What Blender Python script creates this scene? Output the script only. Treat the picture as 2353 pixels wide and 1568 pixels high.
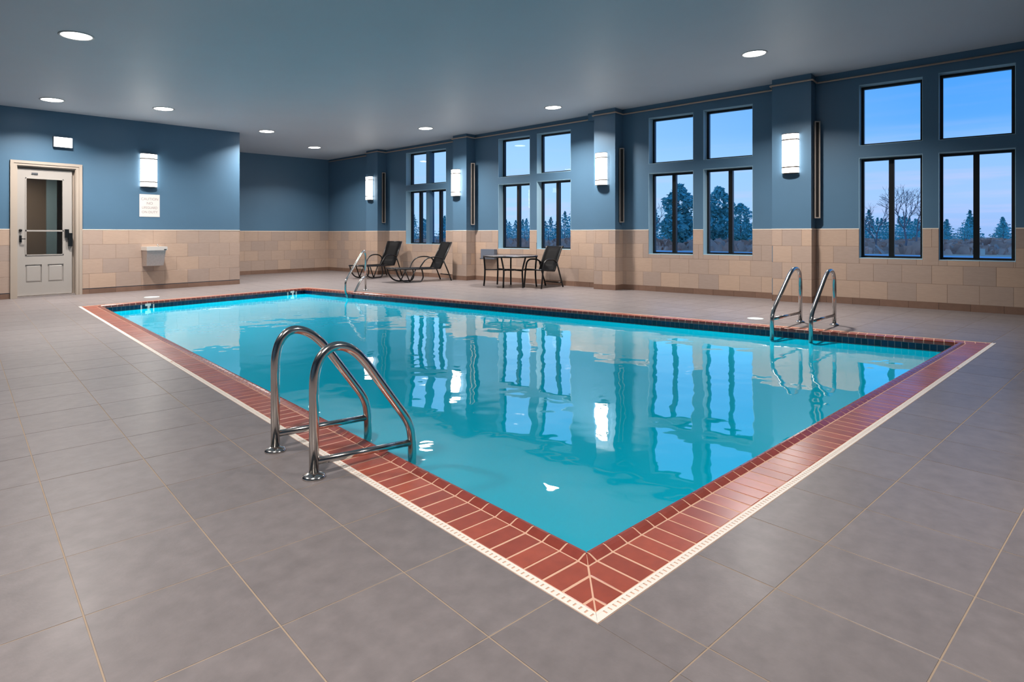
import bpy, math, random
from mathutils import Vector, Matrix
random.seed(7)
S = bpy.context.scene
for o in list(bpy.data.objects):
    bpy.data.objects.remove(o)
C = S.collection

# ------------------------------------------------------------------ camera
cam_d = bpy.data.cameras.new('camera')
cam_d.sensor_width = 36.0
cam_d.lens = 1392.43 * 36.0 / 2353.0
cam_d.shift_y = -246.0 / 2353.0
cam_d.clip_end = 1000
cam = bpy.data.objects.new('camera', cam_d)
C.objects.link(cam)
cam.location = (0, 0, 1.3)
cam.rotation_euler = (math.pi / 2, 0, -0.89)
S.camera = cam
CA, SA = math.cos(0.89), math.sin(0.89)

# ------------------------------------------------------------------ view, world, light levels
S.view_settings.view_transform = 'Standard'
S.view_settings.look = 'None'
S.view_settings.exposure = 0.0
S.view_settings.gamma = 1.0
S.view_settings.use_curve_mapping = False
DOWNLIGHT_W = 118.0       # watts of each ceiling downlight
DOWNLIGHT_C = (1.0, 0.93, 0.87)
LENS_E = 14.0             # emission of the downlight lens
SCONCE_E = 11.0
SIGN_E = 5.0
SKY_E = 1.15
WATER_P = 2.4            # falloff of the water's mirror towards grazing angles

def build_world():
    w = bpy.data.worlds.new('dusk_sky')
    S.world = w
    w.use_nodes = True
    nt = w.node_tree
    nt.nodes.clear()
    N = nt.nodes.new
    L = nt.links.new
    out = N('ShaderNodeOutputWorld')
    bg = N('ShaderNodeBackground')
    bg.inputs['Strength'].default_value = SKY_E
    tc = N('ShaderNodeTexCoord')
    sep = N('ShaderNodeSeparateXYZ')
    L(tc.outputs['Generated'], sep.inputs[0])
    ramp = N('ShaderNodeValToRGB')
    cr = ramp.color_ramp
    stops = [(0.0, (.30, .48, .85)), (.05, (.36, .56, .92)), (.11, (.27, .53, .95)), (.155, (.11, .39, .93)),
             (.25, (.05, .32, .92)), (1.0, (.05, .27, .80))]
    while len(cr.elements) < len(stops):
        cr.elements.new(.5)
    for e, (p, c) in zip(cr.elements, stops):
        e.position = p
        e.color = (*c, 1)
    L(sep.outputs['Z'], ramp.inputs[0])
    # paler towards the far (north) end of the sky
    mr = N('ShaderNodeMapRange')
    mr.inputs[1].default_value = .05
    mr.inputs[2].default_value = .62
    L(sep.outputs['Y'], mr.inputs[0])
    el = N('ShaderNodeMapRange')
    el.inputs[1].default_value = .10
    el.inputs[2].default_value = .45
    el.inputs[3].default_value = 1
    el.inputs[4].default_value = .15
    L(sep.outputs['Z'], el.inputs[0])
    mul = N('ShaderNodeMath'); mul.operation = 'MULTIPLY'
    L(mr.outputs[0], mul.inputs[0]); L(el.outputs[0], mul.inputs[1])
    mul2 = N('ShaderNodeMath'); mul2.operation = 'MULTIPLY'
    L(mul.outputs[0], mul2.inputs[0]); mul2.inputs[1].default_value = .92
    mx = N('ShaderNodeMix'); mx.data_type = 'RGBA'
    L(mul2.outputs[0], mx.inputs[0]); L(ramp.outputs[0], mx.inputs[6])
    mx.inputs[7].default_value = (.38, .66, .95, 1)
    # thin pink cloud streaks
    mp = N('ShaderNodeMapping'); mp.inputs['Scale'].default_value = (2.5, 2.5, 42)
    L(tc.outputs['Generated'], mp.inputs[0])
    nz = N('ShaderNodeTexNoise'); nz.inputs['Scale'].default_value = 1.7; nz.inputs['Detail'].default_value = 4
    L(mp.outputs[0], nz.inputs[0])
    cl = N('ShaderNodeMapRange'); cl.inputs[1].default_value = .5; cl.inputs[2].default_value = .75
    cl.inputs[3].default_value = 0; cl.inputs[4].default_value = .55
    L(nz.outputs[0], cl.inputs[0])
    lowm = N('ShaderNodeMapRange'); lowm.inputs[1].default_value = .16; lowm.inputs[2].default_value = .04
    lowm.inputs[3].default_value = .12; lowm.inputs[4].default_value = 1
    L(sep.outputs['Z'], lowm.inputs[0])
    m3 = N('ShaderNodeMath'); m3.operation = 'MULTIPLY'
    L(cl.outputs[0], m3.inputs[0]); L(lowm.outputs[0], m3.inputs[1])
    mx2 = N('ShaderNodeMix'); mx2.data_type = 'RGBA'
    L(m3.outputs[0], mx2.inputs[0]); L(mx.outputs[2], mx2.inputs[6])
    mx2.inputs[7].default_value = (.62, .60, .90, 1)
    L(mx2.outputs[2], bg.inputs[0]); L(bg.outputs[0], out.inputs[0])
build_world()

# ------------------------------------------------------------------ materials
def srgb(r, g, b):
    f = lambda c: (c / 255 / 12.92) if c / 255 <= .04045 else ((c / 255 + .055) / 1.055) ** 2.4
    return (f(r), f(g), f(b))

def mat(name, col, rough=.5, metal=0., spec=.5, var=0., noise=0., nscale=8., nstretch=(1, 1, 1), bump=0., bscale=60.,
        emit=None, estr=0., col2=None, coat=0.):
    m = bpy.data.materials.new(name)
    m.use_nodes = True
    nt = m.node_tree
    b = nt.nodes['Principled BSDF']
    N = nt.nodes.new
    L = nt.links.new
    b.inputs['Roughness'].default_value = rough
    b.inputs['Metallic'].default_value = metal
    b.inputs['Specular IOR Level'].default_value = spec
    b.inputs['Coat Weight'].default_value = coat
    b.inputs['Coat Roughness'].default_value = .24
    b.inputs['Base Color'].default_value = (*col, 1)
    cur = None
    if noise or bump:
        tc = N('ShaderNodeTexCoord')
        mp = N('ShaderNodeMapping')
        mp.inputs['Scale'].default_value = nstretch
        geo = N('ShaderNodeNewGeometry')
        L(geo.outputs['Position'], mp.inputs[0])
    if noise:
        nz = N('ShaderNodeTexNoise')
        nz.inputs['Scale'].default_value = nscale
        nz.inputs['Detail'].default_value = 6
        nz.inputs['Roughness'].default_value = .6
        L(mp.outputs[0], nz.inputs[0])
        r = N('ShaderNodeMapRange')
        r.inputs[1].default_value = .25
        r.inputs[2].default_value = .75
        r.inputs[3].default_value = 1 - noise
        r.inputs[4].default_value = 1 + noise
        L(nz.outputs[0], r.inputs[0])
        cur = r.outputs[0]
    if var:
        oi = N('ShaderNodeObjectInfo')
        r2 = N('ShaderNodeMapRange')
        r2.inputs[3].default_value = 1 - var
        r2.inputs[4].default_value = 1 + var
        L(oi.outputs['Random'], r2.inputs[0])
        if cur:
            mm = N('ShaderNodeMath')
            mm.operation = 'MULTIPLY'
            L(cur, mm.inputs[0])
            L(r2.outputs[0], mm.inputs[1])
            cur = mm.outputs[0]
        else:
            cur = r2.outputs[0]
    if cur:
        vm = N('ShaderNodeVectorMath')
        vm.operation = 'SCALE'
        if col2 and var:
            mix = N('ShaderNodeMix')
            mix.data_type = 'RGBA'
            mix.inputs[6].default_value = (*col, 1)
            mix.inputs[7].default_value = (*col2, 1)
            L(oi.outputs['Random'], mix.inputs[0])
            L(mix.outputs[2], vm.inputs[0])
        else:
            vm.inputs[0].default_value = col
        L(cur, vm.inputs['Scale'])
        L(vm.outputs[0], b.inputs['Base Color'])
    if bump:
        n2 = N('ShaderNodeTexNoise')
        n2.inputs['Scale'].default_value = bscale
        n2.inputs['Detail'].default_value = 3
        L(mp.outputs[0], n2.inputs[0])
        bp = N('ShaderNodeBump')
        bp.inputs['Strength'].default_value = bump
        bp.inputs['Distance'].default_value = .01
        L(n2.outputs[0], bp.inputs['Height'])
        L(bp.outputs[0], b.inputs['Normal'])
    if emit:
        b.inputs['Emission Color'].default_value = (*emit, 1)
        b.inputs['Emission Strength'].default_value = estr
    return m

M = {}
M['tile'] = mat('floor_tile_grey', srgb(116, 109, 109), .42, spec=.5, coat=.12, var=.05, noise=.16, nscale=11, bump=.04, bscale=90)
M['grout'] = mat('floor_grout', srgb(150, 132, 114), .8)
M['brick'] = mat('red_coping_brick', srgb(150, 68, 50), .28, coat=.5, spec=.5, var=.09, noise=.16, nscale=14, col2=srgb(158, 76, 56))
M['nose'] = mat('red_coping_nose', srgb(138, 60, 46), .20, coat=.5, spec=.55, var=.09, noise=.12, nscale=16, col2=srgb(134, 60, 50))
M['mortar'] = mat('coping_mortar', srgb(206, 164, 140), .8)
M['drain'] = mat('white_drain_plastic', srgb(226, 218, 208), .45)
M['slot'] = mat('drain_slot', srgb(70, 66, 60), .8)
M['navy'] = mat('navy_glazed_tile', srgb(14, 34, 66), .12, spec=.6, var=.35)
M['tgrout'] = mat('waterline_grout', srgb(120, 140, 150), .7)
M['basin'] = mat('pool_plaster', srgb(120, 190, 205), .6)
M['blue'] = mat('blue_wall_paint', srgb(76, 108, 133), .42, spec=.4, noise=.03, nscale=1.5)
M['reveal'] = mat('window_lit_blue', srgb(158, 192, 208), .5)  # lighter than the wall blue, standing in for window light on the reveals
M['ceil'] = mat('ceiling_paint', srgb(184, 194, 204), .55, spec=.3, noise=.02, nscale=1)
M['wtile'] = mat('beige_wall_tile', srgb(172, 153, 142), .36, spec=.4, var=.13, noise=.06, nscale=9, nstretch=(1, 1, 6), col2=srgb(172, 148, 130))
M['wgrout'] = mat('wall_grout', srgb(138, 116, 102), .8)
M['cap'] = mat('tile_cap_trim', srgb(226, 212, 196), .5)
M['base'] = mat('brown_base_tile', srgb(118, 92, 78), .45, var=.12, noise=.1, nscale=10)
M['black'] = mat('black_frame_metal', srgb(14, 15, 18), .35)
M['blackm'] = mat('black_furniture_metal', srgb(16, 16, 18), .35)
M['sling'] = mat('charcoal_sling', srgb(11, 11, 13), .6, spec=.12, noise=.1, nscale=200)
M['chrome'] = mat('brushed_steel', srgb(205, 200, 195), .16, metal=1.)
M['white'] = mat('white_painted_wood', srgb(158, 153, 148), .42)
M['jamb'] = mat('cream_frame_paint', srgb(166, 154, 142), .42)
M['trimring'] = mat('downlight_trim', srgb(190, 190, 190), .35)
M['lens'] = mat('downlight_lens', (1, 1, 1), .5, emit=(1, .97, .93), estr=LENS_E)
M['sconce'] = mat('sconce_diffuser', (1, 1, 1), .5, emit=(1, .965, .90), estr=SCONCE_E)
M['band'] = mat('sconce_band', srgb(96, 88, 82), .4, metal=.5)
M['bronze'] = mat('sconce_back', srgb(60, 56, 54), .4, metal=.6)
M['sign_lit'] = mat('lit_sign_face', (1, 1, 1), .5, emit=(1, 1, 1), estr=SIGN_E)
M['greybox'] = mat('dark_grey_plastic', srgb(70, 74, 80), .5)
M['paper'] = mat('sign_paper', srgb(216, 210, 206), .5)
M['ink'] = mat('sign_ink', srgb(150, 140, 138), .7)
M['pipe'] = mat('beige_pipe', srgb(170, 150, 136), .5)
M['ventf'] = mat('beige_vent_frame', srgb(160, 150, 142), .45)
M['dark'] = mat('dark_slot', srgb(10, 10, 12), .7)
M['steelbox'] = mat('stainless_box', srgb(190, 182, 178), .34, metal=.75, noise=.12, nscale=40)
M['rim'] = mat('pale_steel_rim', srgb(225, 220, 214), .3, metal=.35)
M['wbox'] = mat('blue_grey_box', srgb(96, 104, 118), .5)
M['tabletop'] = mat('table_glass_top', srgb(120, 122, 130), .12, spec=.9)
M['lid'] = mat('pale_lid', srgb(196, 206, 206), .45)
M['asphalt'] = mat('pale_road', srgb(205, 205, 215), .8, noise=.15, nscale=.3)
M['ground'] = mat('dry_brush_ground', srgb(240, 182, 146), .95, noise=.30, nscale=.12)
M['brush'] = mat('dry_brush', srgb(226, 170, 146), .95, noise=.35, nscale=.6)
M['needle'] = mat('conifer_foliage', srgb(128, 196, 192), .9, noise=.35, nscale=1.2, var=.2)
M['bark'] = mat('bark', srgb(150, 134, 134), .9)
M['corr'] = mat('corridor_paint', srgb(150, 136, 122), .6)
M['corrl'] = mat('corridor_fill_lamp', (1, 1, 1), .5, emit=(1, .86, .66), estr=9)

def glass_mat(name, ior, tint):
    m = bpy.data.materials.new(name)
    m.use_nodes = True
    nt = m.node_tree
    nt.nodes.clear()
    N = nt.nodes.new
    o = N('ShaderNodeOutputMaterial')
    mix = N('ShaderNodeMixShader')
    t = N('ShaderNodeBsdfTransparent')
    t.inputs[0].default_value = (*tint, 1)
    g = N('ShaderNodeBsdfGlossy')
    g.inputs['Roughness'].default_value = .01
    fr = N('ShaderNodeFresnel')
    fr.inputs[0].default_value = ior
    nt.links.new(fr.outputs[0], mix.inputs[0])
    nt.links.new(t.outputs[0], mix.inputs[1])
    nt.links.new(g.outputs[0], mix.inputs[2])
    nt.links.new(mix.outputs[0], o.inputs[0])
    return m
M['glass'] = glass_mat('window_glass', 1.25, (.97, .985, 1.0))
M['doorglass'] = glass_mat('door_glass', 2.0, (.85, .85, .85))

def water_mat():
    m = bpy.data.materials.new('turquoise_pool_water')
    m.use_nodes = True
    nt = m.node_tree
    nt.nodes.clear()
    N = nt.nodes.new
    L = nt.links.new
    o = N('ShaderNodeOutputMaterial')
    d = N('ShaderNodeBsdfDiffuse')
    d.inputs[0].default_value = (*srgb(0, 146, 172), 1)
    g = N('ShaderNodeBsdfGlossy')
    g.inputs['Roughness'].default_value = .012
    g.inputs[0].default_value = (1, 1, 1, 1)
    fr = N('ShaderNodeLayerWeight')
    fr.inputs['Blend'].default_value = .5
    pw = N('ShaderNodeMath'); pw.operation = 'POWER'; pw.inputs[1].default_value = WATER_P
    L(fr.outputs['Facing'], pw.inputs[0])
    L(pw.outputs[0], g.inputs[0])
    mix = N('ShaderNodeAddShader')
    L(d.outputs[0], mix.inputs[0]); L(g.outputs[0], mix.inputs[1])
    L(mix.outputs[0], o.inputs[0])
    geo = N('ShaderNodeNewGeometry')
    mp = N('ShaderNodeMapping')
    mp.inputs['Rotation'].default_value = (0, 0, .89)
    L(geo.outputs['Position'], mp.inputs[0])
    hs = []
    for sc_, det, k in ((1.1, 1.0, .008), (3.6, 1.5, .0032)):
        n1 = N('ShaderNodeTexNoise')
        n1.inputs['Scale'].default_value = sc_
        n1.inputs['Detail'].default_value = det
        n1.inputs['Roughness'].default_value = .35
        L(mp.outputs[0], n1.inputs[0])
        q = N('ShaderNodeMath'); q.operation = 'MULTIPLY'; q.inputs[1].default_value = k
        L(n1.outputs[0], q.inputs[0])
        hs.append(q)
    ad = N('ShaderNodeMath'); ad.operation = 'ADD'
    L(hs[0].outputs[0], ad.inputs[0]); L(hs[1].outputs[0], ad.inputs[1])
    bp = N('ShaderNodeBump')
    bp.inputs['Strength'].default_value = 1.0
    bp.inputs['Distance'].default_value = 1.0
    L(ad.outputs[0], bp.inputs['Height'])
    for x in (g, fr):
        L(bp.outputs[0], x.inputs['Normal'])
    return m
M['water'] = water_mat()

# ------------------------------------------------------------------ mesh helpers (u = away along the window wall, w = to the right)
def P(u, w, z):
    return Vector((w, u, z))

class MB:
    def __init__(self):
        self.v = []
        self.f = []
        self.s = []
    def add(self, vs, fs, smooth=False):
        n = len(self.v)
        self.v += [tuple(x) for x in vs]
        self.f += [tuple(i + n for i in f) for f in fs]
        self.s += [smooth] * len(fs)
        return self
    def hexa(self, b, t):
        n = len(b)
        fs = [tuple(reversed(range(n))), tuple(range(n, 2 * n))]
        fs += [(i, (i + 1) % n, n + (i + 1) % n, n + i) for i in range(n)]
        return self.add(list(b) + list(t), fs)
    def box(self, x0, x1, y0, y1, z0, z1):
        return self.hexa([(x0, y0, z0), (x1, y0, z0), (x1, y1, z0), (x0, y1, z0)],
                         [(x0, y0, z1), (x1, y0, z1), (x1, y1, z1), (x0, y1, z1)])
    def prism(self, poly, z0, z1, ch=0.):
        """poly: list of (x, y) counter-clockwise, chamfered along the top edge"""
        a = sum(poly[i][0] * poly[(i + 1) % len(poly)][1] - poly[(i + 1) % len(poly)][0] * poly[i][1] for i in range(len(poly)))
        if a < 0:
            poly = poly[::-1]
        if not ch:
            return self.hexa([(x, y, z0) for x, y in poly], [(x, y, z1) for x, y in poly])
        cx = sum(p[0] for p in poly) / len(poly)
        cy = sum(p[1] for p in poly) / len(poly)
        n = len(poly)
        ins = []
        for x, y in poly:
            d = math.hypot(x - cx, y - cy)
            k = max(.5, 1 - 1.4 * ch / max(d, 1e-6))
            ins.append((cx + (x - cx) * k, cy + (y - cy) * k))
        vs = [(x, y, z0) for x, y in poly] + [(x, y, z1 - ch) for x, y in poly] + [(x, y, z1) for x, y in ins]
        fs = [tuple(range(2 * n, 3 * n))]
        for r in (0, 1):
            fs += [(r * n + i, r * n + (i + 1) % n, (r + 1) * n + (i + 1) % n, (r + 1) * n + i) for i in range(n)]
        return self.add(vs, fs)
    def tube(self, pts, r, seg=8, caps=True, r2=None):
        pts = [Vector(p) for p in pts]
        n = len(pts)
        T = []
        for i in range(n):
            a = pts[max(0, i - 1)]
            c = pts[min(n - 1, i + 1)]
            T.append((c - a).normalized())
        up = Vector((0, 0, 1)) if abs(T[0].z) < .9 else Vector((1, 0, 0))
        nrm = (up - T[0] * up.dot(T[0])).normalized()
        vs = []
        for i in range(n):
            nrm = (nrm - T[i] * nrm.dot(T[i])).normalized()
            bn = T[i].cross(nrm)
            rr = r if r2 is None else r + (r2 - r) * i / (n - 1)
            for k in range(seg):
                a = 2 * math.pi * k / seg
                vs.append(pts[i] + nrm * (rr * math.cos(a)) + bn * (rr * math.sin(a)))
        fs = [(i * seg + k, i * seg + (k + 1) % seg, (i + 1) * seg + (k + 1) % seg, (i + 1) * seg + k)
              for i in range(n - 1) for k in range(seg)]
        self.add(vs, fs, True)
        if caps:
            b = len(self.v) - len(vs)
            self.f += [tuple(b + k for k in reversed(range(seg))), tuple(b + (n - 1) * seg + k for k in range(seg))]
            self.s += [False, False]
        return self
    def lathe(self, prof, seg=24, cx=0, cy=0, smooth=True):
        vs = []
        for r, z in prof:
            for k in range(seg):
                a = 2 * math.pi * k / seg
                vs.append((cx + r * math.cos(a), cy + r * math.sin(a), z))
        fs = [(i * seg + k, i * seg + (k + 1) % seg, (i + 1) * seg + (k + 1) % seg, (i + 1) * seg + k)
              for i in range(len(prof) - 1) for k in range(seg)]
        n = len(prof)
        b = len(self.v)
        self.add(vs, fs, smooth)
        if prof[0][0] > 1e-5:
            self.f.append(tuple(b + k for k in reversed(range(seg)))); self.s.append(False)
        if prof[-1][0] > 1e-5:
            self.f.append(tuple(b + (n - 1) * seg + k for k in range(seg))); self.s.append(False)
        return self
    def mesh(self, name, m):
        me = bpy.data.meshes.new(name)
        me.from_pydata(self.v, [], self.f)
        me.polygons.foreach_set('use_smooth', self.s)
        me.materials.append(m)
        me.update()
        return me
    def build(self, name, m, parent=None):
        o = bpy.data.objects.new(name, self.mesh(name, m))
        C.objects.link(o)
        if parent is not None:
            o.parent = parent
        return o

def tag(o, label=None, cat=None, group=None, kind=None):
    for k, v in (('label', label), ('category', cat), ('group', group), ('kind', kind)):
        if v:
            o[k] = v
    return o

def empty(name, loc, rz=0.):
    o = bpy.data.objects.new(name, None)
    o.empty_display_size = .1
    C.objects.link(o)
    o.location = loc
    o.rotation_euler = (0, 0, rz)
    return o

def dup(root, loc, rz, label, group=None):
    r = root.copy()
    C.objects.link(r)
    r.location = loc
    r.rotation_euler = (0, 0, rz)
    r['label'] = label
    if group:
        r['group'] = group
    for ch in list(root.children):
        c = ch.copy()
        C.objects.link(c)
        c.parent = r
        for g in list(ch.children):
            d = g.copy()
            C.objects.link(d)
            d.parent = c
    return r

def fillet(pts, r, n=6):
    pts = [Vector(p) for p in pts]
    out = [pts[0]]
    for i in range(1, len(pts) - 1):
        a, b, c = pts[i - 1], pts[i], pts[i + 1]
        rr = r[i - 1] if isinstance(r, (list, tuple)) else r
        d1 = min(rr, (a - b).length * .49)
        d2 = min(rr, (c - b).length * .49)
        p, q = b + (a - b).normalized() * d1, b + (c - b).normalized() * d2
        for k in range(n + 1):
            t = k / n
            out.append(p * (1 - t) ** 2 + b * 2 * t * (1 - t) + q * t * t)
    out.append(pts[-1])
    return out

def smooth_path(pts, n=6):
    pts = [Vector(p) for p in pts]
    out = []
    for i in range(len(pts) - 1):
        p0, p1, p2, p3 = pts[max(0, i - 1)], pts[i], pts[i + 1], pts[min(len(pts) - 1, i + 2)]
        for k in range(n):
            t = k / n
            out.append(.5 * ((2 * p1) + (p2 - p0) * t + (2 * p0 - 5 * p1 + 4 * p2 - p3) * t * t + (3 * p1 - p0 - 3 * p2 + p3) * t ** 3))
    out.append(pts[-1])
    return out

def clip(poly, n, d):
    """keep the part of poly with n.p >= d"""
    out = []
    for i in range(len(poly)):
        a, b = poly[i], poly[(i + 1) % len(poly)]
        da, db = n[0] * a[0] + n[1] * a[1] - d, n[0] * b[0] + n[1] * b[1] - d
        if da >= 0:
            out.append(a)
        if (da > 0 > db) or (da < 0 < db):
            t = da / (da - db)
            out.append((a[0] + (b[0] - a[0]) * t, a[1] + (b[1] - a[1]) * t))
    return out

def area(p):
    return abs(sum(p[i][0] * p[(i + 1) % len(p)][1] - p[(i + 1) % len(p)][0] * p[i][1] for i in range(len(p)))) / 2 if len(p) > 2 else 0

def depth(u, w):
    return CA * u + SA * w

def in_view(u, w, m=.05):
    d = depth(u, w)
    if d < .3:
        return False
    return abs((CA * w - SA * u) / d) < .845 + m

# ------------------------------------------------------------------ room dimensions
WR = 12.72            # window wall plane
UL = 15.43            # wall with the door
UB = 18.75            # back of the recess
WC = 7.79             # corner where the door wall ends
U0, W0 = -4.0, -3.6   # walls behind the camera
WAIN = 1.39           # top of the tiled wainscot
def HC(u, w):
    return 4.0533 - .0235 * (u - 10) + .0178 * (w - 7)

# pool outer edge (deck side), corners: near, far left, far right, right
PQ = [(1.05, 1.75), (12.85, 3.54), (13.15, 8.33), (.06, 9.23)]
PV = [Vector((w, u)) for u, w in PQ]
PC = sum(PV, Vector((0, 0))) / 4
EDG = []
for i in range(4):
    a, b = PV[i], PV[(i + 1) % 4]
    t = (b - a).normalized()
    n = Vector((-t.y, t.x))
    if n.dot(PC - a) < 0:
        n = -n
    EDG.append((a, b, t, n, (b - a).length))
def inset(off):
    out = []
    for i in range(4):
        a0, _, t0, n0, _ = EDG[i - 1]
        a1, _, t1, n1, _ = EDG[i]
        # n0.p = n0.a0 + off ; n1.p = n1.a1 + off
        c0, c1 = n0.dot(a0) + off, n1.dot(a1) + off
        det = n0.x * n1.y - n0.y * n1.x
        out.append(Vector(((c0 * n1.y - c1 * n0.y) / det, (n0.x * c1 - n1.x * c0) / det)))
    return out

# ------------------------------------------------------------------ floor
def ring(mb, outer, inner, z0, z1):
    n = len(outer)
    for i in range(n):
        j = (i + 1) % n
        q = [outer[i], outer[j], inner[j], inner[i]]
        mb.prism([(p[0], p[1]) for p in q], z0, z1)
mb = MB()
room = [Vector((W0, U0)), Vector((W0, UB + .3)), Vector((WR + .3, UB + .3)), Vector((WR + .3, U0))]
ring(mb, room, PV, -.2, -.0018)
floor = tag(mb.build('floor', M['grout']), kind='structure')
es = Vector((.1499, .9887)); et = Vector((.9887, -.1499))   # tile axes in (w, u): along the left pool edge / along the right one
pieces = []
O = PV[0]
TS, TT, J = .505, .475, .0026
for i in range(-14, 40):
    for k in range(-16, 32):
        s0, t0 = -.31 + TS * i + J, -.31 + TT * k + J
        s1, t1 = s0 + TS - 2 * J, t0 + TT - 2 * J
        q = [O + es * a + et * b for a, b in ((s0, t0), (s1, t0), (s1, t1), (s0, t1))]
        poly = [(p.x, p.y) for p in q]
        for nn, dd in (((1, 0), W0), ((-1, 0), -WR), ((0, 1), U0), ((0, -1), -UB)):
            poly = clip(poly, nn, dd)
        if area(poly) < 1e-4:
            continue
        cx = sum(p[0] for p in poly) / len(poly); cy = sum(p[1] for p in poly) / len(poly)
        if cy > UL + .3 and cx < WC - .4:
            continue
        outp = []
        rem = poly
        for a, b, t, n, l in EDG:
            d = n.dot(a)
            o_ = clip(rem, (-n.x, -n.y), -d + .002)
            if area(o_) > 4e-4:
                outp.append(o_)
            rem = clip(rem, (n.x, n.y), d)
            if area(rem) < 1e-5:
                break
        if outp:
            pieces.append((depth(cy, cx), in_view(cy, cx, .12), outp))
pieces.sort(key=lambda p: (not p[1], p[0]))
stuff = MB()
for n_, (d, vis, pl) in enumerate(pieces):
    tgt = MB() if (n_ < 300 and vis) else stuff
    for p in pl:
        tgt.prism(p, -.02, random.uniform(-.0005, .0), .0008 if d < 8 else 0)
    if tgt is not stuff:
        tgt.build('tile', M['tile'], floor)
tag(stuff.build('floor_tiles', M['tile'], floor), kind='stuff')

# ------------------------------------------------------------------ ceiling
mb = MB()
cor = [(W0 - .3, U0 - .3), (WR + .3, U0 - .3), (WR + .3, UB + .3), (W0 - .3, UB + .3)]
mb.hexa([(x, y, HC(y, x)) for x, y in cor], [(x, y, HC(y, x) + .25) for x, y in cor])
tag(mb.build('ceiling', M['ceil']), kind='structure')

# ------------------------------------------------------------------ window wall
T_W = .34
#        u0,    u1,    top,   mid-,  mid+,  sill,  lower lites
COLS = [(-.162, .857, 4.070, 2.915, 2.698, .845, 2), (1.087, 2.061, 4.046, 2.927, 2.703, .850, 2),
        (3.973, 5.008, 3.963, 2.893, 2.696, .853, 2), (5.231, 6.285, 3.948, 2.897, 2.682, .840, 2),
        (8.408, 9.467, 3.923, 2.878, 2.677, .905, 2), (9.696, 10.788, 3.910, 2.853, 2.663, .898, 2),
        (12.816, 14.595, 3.845, 2.822, 2.648, .987, 4)]
mb = MB()
def wall_seg(mb, u0, u1, z0, z1, top=False):
    a, b = WR, WR + T_W
    t = [HC(u0, a) + .05, HC(u0, b) + .05, HC(u1, b) + .05, HC(u1, a) + .05] if top else [z1] * 4
    mb.hexa([(a, u0, z0), (b, u0, z0), (b, u1, z0), (a, u1, z0)],
            [(a, u0, t[0]), (b, u0, t[1]), (b, u1, t[2]), (a, u1, t[3])])
prev = U0
for c in COLS:
    wall_seg(mb, prev, c[0], -.2, 0, True)
    wall_seg(mb, c[0], c[1], -.2, c[5])
    wall_seg(mb, c[0], c[1], c[4], c[3])
    wall_seg(mb, c[0], c[1], c[2], 0, True)
    prev = c[1]
wall_seg(mb, prev, UB + .3, -.2, 0, True)
wall_right = tag(mb.build('wall_right', M['blue']), kind='structure')

PIERS = [(2.795, 3.496), (6.955, 7.52), (11.66, 12.19), (15.56, 16.14)]
WP = 12.37
pier_obs = []
for k, (a, b) in enumerate(PIERS):
    mb = MB()
    cs = [(WP, a), (WR, a), (WR, b), (WP, b)]
    mb.hexa([(x, y, 0) for x, y in cs], [(x, y, HC(y, x) + .02) for x, y in cs])
    if k == 1:   # small boxed corner under the ceiling beside this pier
        cs = [(12.52, b), (WR, b), (WR, b + .26), (12.52, b + .26)]
        mb.hexa([(x, y, 4.03) for x, y in cs], [(x, y, HC(y, x) + .02) for x, y in cs])
    pier_obs.append(mb.build('pier', M['blue'], wall_right))

# ------------------------------------------------------------------ beige wall tiles
BASE_H = .118
ROWS = [BASE_H + k * (WAIN - BASE_H) / 4 for k in range(5)]
def tile_face(parent, a0, a1, pitch, origin, place, holes=(), first=True):
    """tiles on a wall strip from a0 to a1; place(a, d, z) turns wall coordinates into a point; d = distance out of the wall"""
    j = .0024
    gb = MB()
    for r in range(4):
        z0, z1 = ROWS[r] + j, ROWS[r + 1] - j
        off = origin + (pitch / 2 if r % 2 else 0)
        k = math.floor((a0 - off) / pitch)
        while off + k * pitch < a1:
            x0, x1 = max(a0, off + k * pitch) + j, min(a1, off + (k + 1) * pitch) - j
            k += 1
            if x1 - x0 < .012:
                continue
            rects = [(x0, x1, z0, z1)]
            for h0, h1, hz in holes:      # openings reach from hz upwards
                nr = []
                for (p, q, s, t) in rects:
                    if q <= h0 or p >= h1 or t <= hz:
                        nr.append((p, q, s, t)); continue
                    if p < h0: nr.append((p, h0 - .001, s, t))
                    if q > h1: nr.append((h1 + .001, q, s, t))
                    if s < hz: nr.append((max(p, h0), min(q, h1), s, hz - .001))
                rects = nr
            rects = [x for x in rects if x[1] - x[0] > .01 and x[3] - x[2] > .01]
            if not rects:
                continue
            mb = MB()
            for (p, q, s, t) in rects:
                gb.add([place(p - j, .0105, s - j), place(q + j, .0105, s - j), place(q + j, .0105, t + j), place(p - j, .0105, t + j)], [(0, 1, 2, 3)])
                d = .012 + random.uniform(-.0008, .0008)
                c = .0018
                b4 = [place(p, 0, s), place(q, 0, s), place(q, 0, t), place(p, 0, t)]
                m4 = [place(p, d - c, s), place(q, d - c, s), place(q, d - c, t), place(p, d - c, t)]
                t4 = [place(p + c, d, s + c), place(q - c, d, s + c), place(q - c, d, t - c), place(p + c, d, t - c)]
                mb.add(b4 + m4 + t4, [(8, 9, 10, 11)] + [(r0 * 4 + i, r0 * 4 + (i + 1) % 4, r0 * 4 + 4 + (i + 1) % 4, r0 * 4 + 4 + i) for r0 in (0, 1) for i in range(4)])
            mb.build('tile', M['wtile'], parent)
    gb.build('grout', M['wgrout'], parent)

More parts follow.
